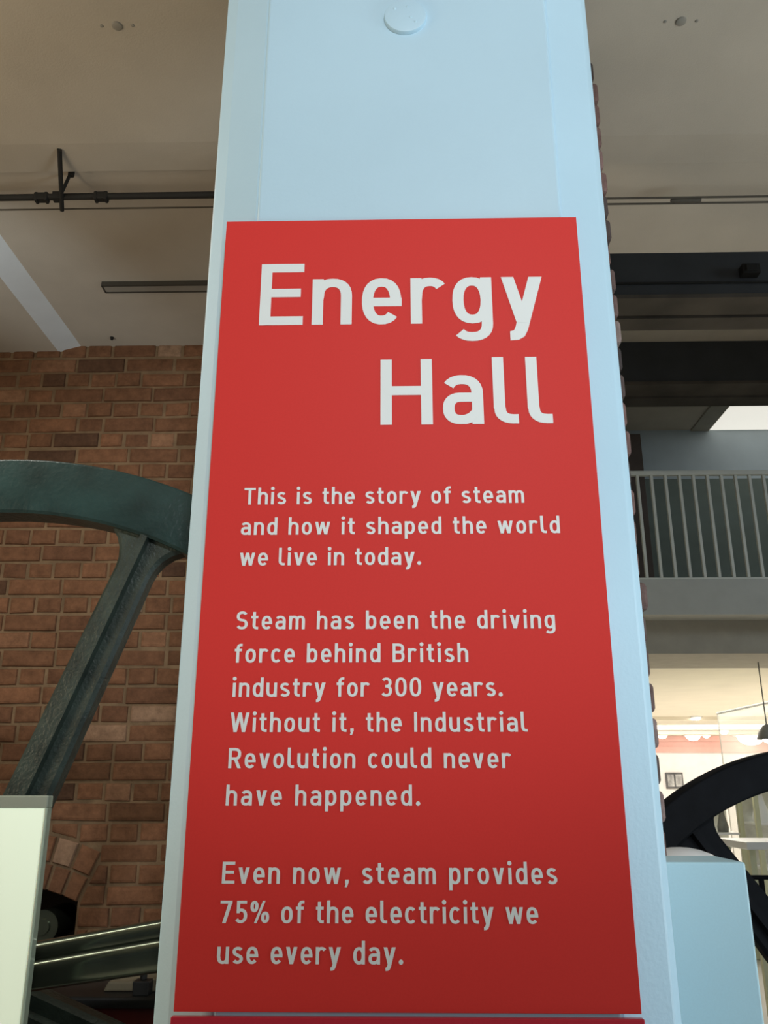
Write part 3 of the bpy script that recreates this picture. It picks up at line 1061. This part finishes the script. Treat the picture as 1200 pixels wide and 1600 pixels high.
girder('nearer of the two dark girders crossing above the balcony, with a small black box', 5.0, 5.40, 4.612)
girder('farther, blacker of the two girders, just above the pale ceiling strip', 7.03, 7.48, 4.985)
(xa, za), (xb, zb) = at(1155, 418, 5.0), at(1185, 432, 5.0)
m = MB()
m.box(xa, xb, 4.95, 5.0195, zb, za)
m.box(xa + 0.02, xb - 0.02, 4.94, 4.95, zb + 0.01, za - 0.01)
tag(m.build('junction_box', M['pipe'], bevel=0.006), 'small black junction box on the face of the nearer girder', 'junction box')
m = MB()
m.tube([(EDGE_X, 5.012, at(1100, 440, 5.0)[1]), (9.3, 5.012, at(1100, 440, 5.0)[1])], 0.008, 8)
tag(m.build('cable', M['pipe']), 'dark cable along the face of the nearer girder, below the black junction box', 'cable')

# bright ceiling light over the balcony
sk = thing('ceiling_light', 'large bright ceiling light panel above the balcony at the right edge', 'ceiling light', (5.0, 8.4, HIGH))
m = MB()
m.box(3.53, 7.0, 7.75, 9.08, HIGH - 0.012, HIGH)
m.build('diffuser', M['skylight'], sk)
m = MB()
m.box(3.33, 3.53, 7.6, 9.09, HIGH - 0.02, HIGH)  # dark strip stands in for the shaded side of the recess
m.box(3.53, 7.0, 7.55, 7.75, HIGH - 0.02, HIGH)
m.build('frame', M['fascia_dark'], sk)

# ------------------------------------------------------------------ balcony railing
RLY = 7.22
zr1 = at(1100, 736, RLY)[1]
rl = thing('balcony_railing', 'grey balcony railing with thin upright bars at the right', 'railing', (3.5, RLY, 3.22))
m = MB()
m.box(0.44, 9.0, RLY - 0.022, RLY + 0.022, zr1 - 0.042, zr1)
m.build('top_rail', M['rail'], rl, bevel=0.004)
m = MB()
m.box(0.44, 9.0, RLY - 0.018, RLY + 0.018, 3.22, 3.238)
m.build('bottom_rail', M['rail'], rl, bevel=0.003)
pitch = 0.1242
base = MB()
x_first = 2.118 - 13 * pitch
base.box(x_first - 0.0125, x_first + 0.0125, RLY - 0.016, RLY + 0.016, 3.238, zr1 - 0.042)
b0 = base.build('baluster', M['rail'], rl, bevel=0.003)
for i in range(1, 68):
    c = b0.copy()
    COL.objects.link(c)
    c.parent = rl
    c.matrix_parent_inverse = b0.matrix_parent_inverse.copy()
    c.location = b0.location + Vector((i * pitch, 0, 0))
# grey-green dado along the back of the balcony, and the brown post
z_d = at(1100, 748, 9.05)[1]
m = MB()
m.box(EDGE_X - 0.02, 9.3, 9.05, 9.10, 3.22, z_d)
struct(m.build('trim_6', M['green_board']))
xp0, xp1 = at(985, 700, 8.9)[0], at(1001, 700, 8.9)[0]
zp = at(995, 680, 8.9)[1]
m = MB()
m.box(xp0 - 0.05, xp1, 8.86, 8.98, 3.22, zp)
m.box(xp0 - 0.07, xp1 + 0.02, 8.84, 9.0, 3.22, 3.30)
tag(m.build('post', M['brown_post'], bevel=0.006), 'dark brown upright post on the balcony, beside the brick pier', 'post')

# ------------------------------------------------------------------ bright gallery under the balcony
def downlight(px, py, lab, rad=0.11, zz=2.64):
    x_, y_ = atz(px, py, zz)
    if y_ > 19.5:
        x_, y_ = at(px, py, 19.5)[0], 19.5
    t = thing('downlight', lab, 'ceiling lamp', (x_, y_, 2.66), 'gallery ceiling lamps')
    m_ = MB()
    m_.lathe_z([(0, zz - rad * 0.7), (rad * 0.5, zz - rad * 0.62), (rad * 0.85, zz - rad * 0.35), (rad, zz - 0.004), (0, zz)], x_, y_, 24)
    m_.build('lamp_glass', M['lamp'], t, smooth=True)
    m_ = MB()
    m_.lathe_z([(rad, zz - 0.006), (rad * 1.25, zz - 0.006), (rad * 1.25, 2.66), (rad, 2.66)], x_, y_, 24)
    m_.build('ring', M['white'], t, smooth=True)


downlight(1036, 1163, 'gallery lamp glowing at the edge of the brick pier', 0.10)
downlight(1083, 1152, 'biggest, brightest gallery lamp, left of the glass screen', 0.16)
downlight(1174, 1158, 'wide bright lamp reflection at the right, just above the black flywheel rim', 0.30)  # reflection in the glass, built as a glowing lamp
downlight(1106, 1171, 'lowest gallery lamp, just inside the end of the glass screen', 0.075)
downlight(1131, 1143, 'small gallery lamp seen through the glass screen', 0.085)
downlight(1088, 1121, 'nearest bright reflection, at the top corner of the glass screen', 0.07)  # bright reflection, built as a small lamp
x_, y_ = at(1200, 1150, 8.0)[0], 8.0
sh = thing('spotlight_shade', 'dome pendant lamp at the right edge, just above the black flywheel', 'ceiling lamp', (x_, y_, 2.6))
zz = at(1200, 1150, 8.0)[1]
m = MB()
m.lathe_z([(0, zz + 0.11), (0.04, zz + 0.085), (0.08, zz + 0.03), (0.10, zz - 0.03), (0.094, zz - 0.03), (0.07, zz + 0.02), (0, zz + 0.06)], x_, y_, 28)
m.build('shade', M['exhibit_dark'], sh, smooth=True)
m = MB()
m.tube([(x_, y_, zz + 0.1), (x_, y_, 2.622)], 0.006, 8)
m.build('stem', M['exhibit_dark'], sh)
m = MB()
m.lathe_z([(0, zz + 0.0), (0.04, zz - 0.01), (0.05, zz - 0.04), (0, zz - 0.07)], x_, y_, 16)
m.build('bulb', M['lamp'], sh, smooth=True)

# glass screen running back into the gallery
gx0, gy0, gx1, gy1, gz = 4.02, 8.9, 3.93, 11.0, 2.41
gs = thing('glass_screen', 'tall clear glass screen with a thin dark top edge under the balcony', 'glass screen', (4.0, 9.8, 0))
m = MB()
m.add([(gx0, gy0, 0), (gx1, gy1, 0), (gx1, gy1, gz), (gx0, gy0, gz), (gx0 + 0.012, gy0, 0), (gx1 + 0.012, gy1, 0), (gx1 + 0.012, gy1, gz), (gx0 + 0.012, gy0, gz)],
      [(0, 1, 2, 3), (4, 7, 6, 5), (0, 4, 5, 1), (3, 2, 6, 7), (0, 3, 7, 4), (1, 5, 6, 2)])
m.build('pane', M['glass'], gs)
m = MB()
m.tube([(gx0 + 0.006, gy0, gz), (gx1 + 0.006, gy1, gz)], 0.016, 8)
m.build('top_edge', M['exhibit_dark'], gs)
m = MB()
m.tube([(gx1 + 0.006, gy1, 0), (gx1 + 0.006, gy1, gz)], 0.007, 8)
m.build('end_edge', M['trunk'], gs)

# framed picture on the far wall
(xa, za), (xb, zb) = at(1040, 1207, 19.93), at(1069, 1232, 19.93)
pc = thing('picture', 'dark framed picture with two grey photographs on the white gallery wall', 'picture', ((xa + xb) / 2, 19.96, zb))
m = MB()
m.box(xa, xb, 19.93, 19.99, zb, za)
m.build('frame', M['photo_dark'], pc)
xm = (xa + xb) / 2
m = MB()
m.box(xa + 0.03, xm - 0.02, 19.92, 19.935, zb + 0.04, za - 0.04)
m.build('print', M['photo_grey'], pc)
m = MB()
m.box(xm + 0.02, xb - 0.03, 19.92, 19.935, zb + 0.04, za - 0.04)
m.build('print', M['photo_grey'], pc)

# display cabinets beyond the black flywheel
def cabinet(label, x0, x1, y, zt, seed):
    rr = random.Random(seed)
    t = thing('display_cabinet', label, 'display cabinet', ((x0 + x1) / 2, y + 0.25, 0), 'display cabinets in the gallery')
    m_ = MB()
    m_.box(x0, x1, y, y + 0.5, 0, 0.38)
    m_.build('base', M['cab'], t, bevel=0.008)
    m_ = MB()
    m_.box(x0, x1, y + 0.46, y + 0.5, 0.38, zt)
    m_.build('back_panel', M['exhibit'], t)
    m_ = MB()
    for xx in (x0, x1 - 0.045):
        m_.box(xx, xx + 0.045, y, y + 0.045, 0.38, zt)
    m_.box(x0, x1, y, y + 0.5, zt, zt + 0.05)
    m_.build('frame', M['cab'], t, bevel=0.004)
    zs = [0.38, 0.38 + (zt - 0.38) * 0.36, 0.38 + (zt - 0.38) * 0.70]
    for z_ in zs[1:]:
        m_ = MB()
        m_.box(x0 + 0.045, x1 - 0.045, y + 0.02, y + 0.46, z_ - 0.02, z_)
        m_.build('shelf', M['white'], t)
    return zs


def exhibit(label, x_, y_, z_, h, r_, mt):
    m_ = MB()
    m_.lathe_z([(0, z_), (r_ * 0.9, z_), (r_, z_ + h * 0.15), (r_ * 0.55, z_ + h * 0.5), (r_ * 0.35, z_ + h * 0.75), (r_ * 0.6, z_ + h * 0.9), (r_ * 0.5, z_ + h), (0, z_ + h)], x_, y_, 20)
    tag(m_.build('model', mt, smooth=True), label, 'exhibit', 'turned models in the display cabinets')


zs = cabinet('olive display cabinet nearest the blue plinth, seen through the black flywheel', 2.85, 3.32, 8.9, 1.42, 1)
exhibit('pale turned model on the top shelf of the cabinet nearest the plinth', 2.99, 9.1, zs[2], 0.34, 0.07, M['exhibit'])
exhibit('grey turned model on the top shelf of the cabinet nearest the plinth', 3.18, 9.1, zs[2], 0.30, 0.055, M['exhibit_dark'])
exhibit('grey turned model on the middle shelf of the cabinet nearest the plinth', 3.05, 9.1, zs[1], 0.26, 0.06, M['exhibit_dark'])
exhibit('pale turned model on the middle shelf of the cabinet nearest the plinth', 3.21, 9.1, zs[1], 0.24, 0.06, M['white'])
zs = cabinet('olive display cabinet at the right edge, seen through the black flywheel', 3.38, 3.88, 8.75, 1.55, 2)
exhibit('tall white turned model on the top shelf of the right-edge cabinet', 3.52, 8.97, zs[2], 0.36, 0.085, M['white'])
exhibit('grey turned model on the top shelf of the right-edge cabinet', 3.73, 8.97, zs[2], 0.32, 0.07, M['exhibit_dark'])
exhibit('white turned model on the middle shelf of the right-edge cabinet', 3.62, 8.97, zs[1], 0.26, 0.08, M['white'])

# white table and black barrier
(xa, za) = at(1166, 1316, 6.4)
tb = thing('white_table', 'white display table behind the thin black barrier rail', 'table', (2.7, 6.6, 0))
m = MB()
m.box(xa, xa + 1.2, 6.4, 7.0, za - 0.05, za)
m.build('table_top', M['white'], tb, bevel=0.006)
for xx in (xa + 0.03, xa + 1.13):
    for yy in (6.44, 6.92):
        m = MB()
        m.box(xx, xx + 0.04, yy, yy + 0.04, 0, za - 0.05)
        m.build('leg', M['cab'], tb)
(xa, za) = at(1160, 1371, 4.6)
(xb, zb) = at(1189, 1372, 4.6)
br = thing('barrier', 'thin black barrier rail right of the blue plinth', 'barrier', (xb, 4.6, 0))
m = MB()
m.tube([(xa - 0.15, 4.6, za), (xb + 1.6, 4.6, za)], 0.011, 10)
m.build('rail', M['black_iron'], br, smooth=True)
for xx in (xb, xb + 1.5):
    m = MB()
    m.tube([(xx, 4.6, 0), (xx, 4.6, za)], 0.014, 10)
    m.build('upright', M['black_iron'], br, smooth=True)
    m = MB()
    m.lathe_z([(0, 0), (0.14, 0), (0.14, 0.012), (0.02, 0.03), (0, 0.03)], xx, 4.6, 24)
    m.build('foot', M['black_iron'], br)
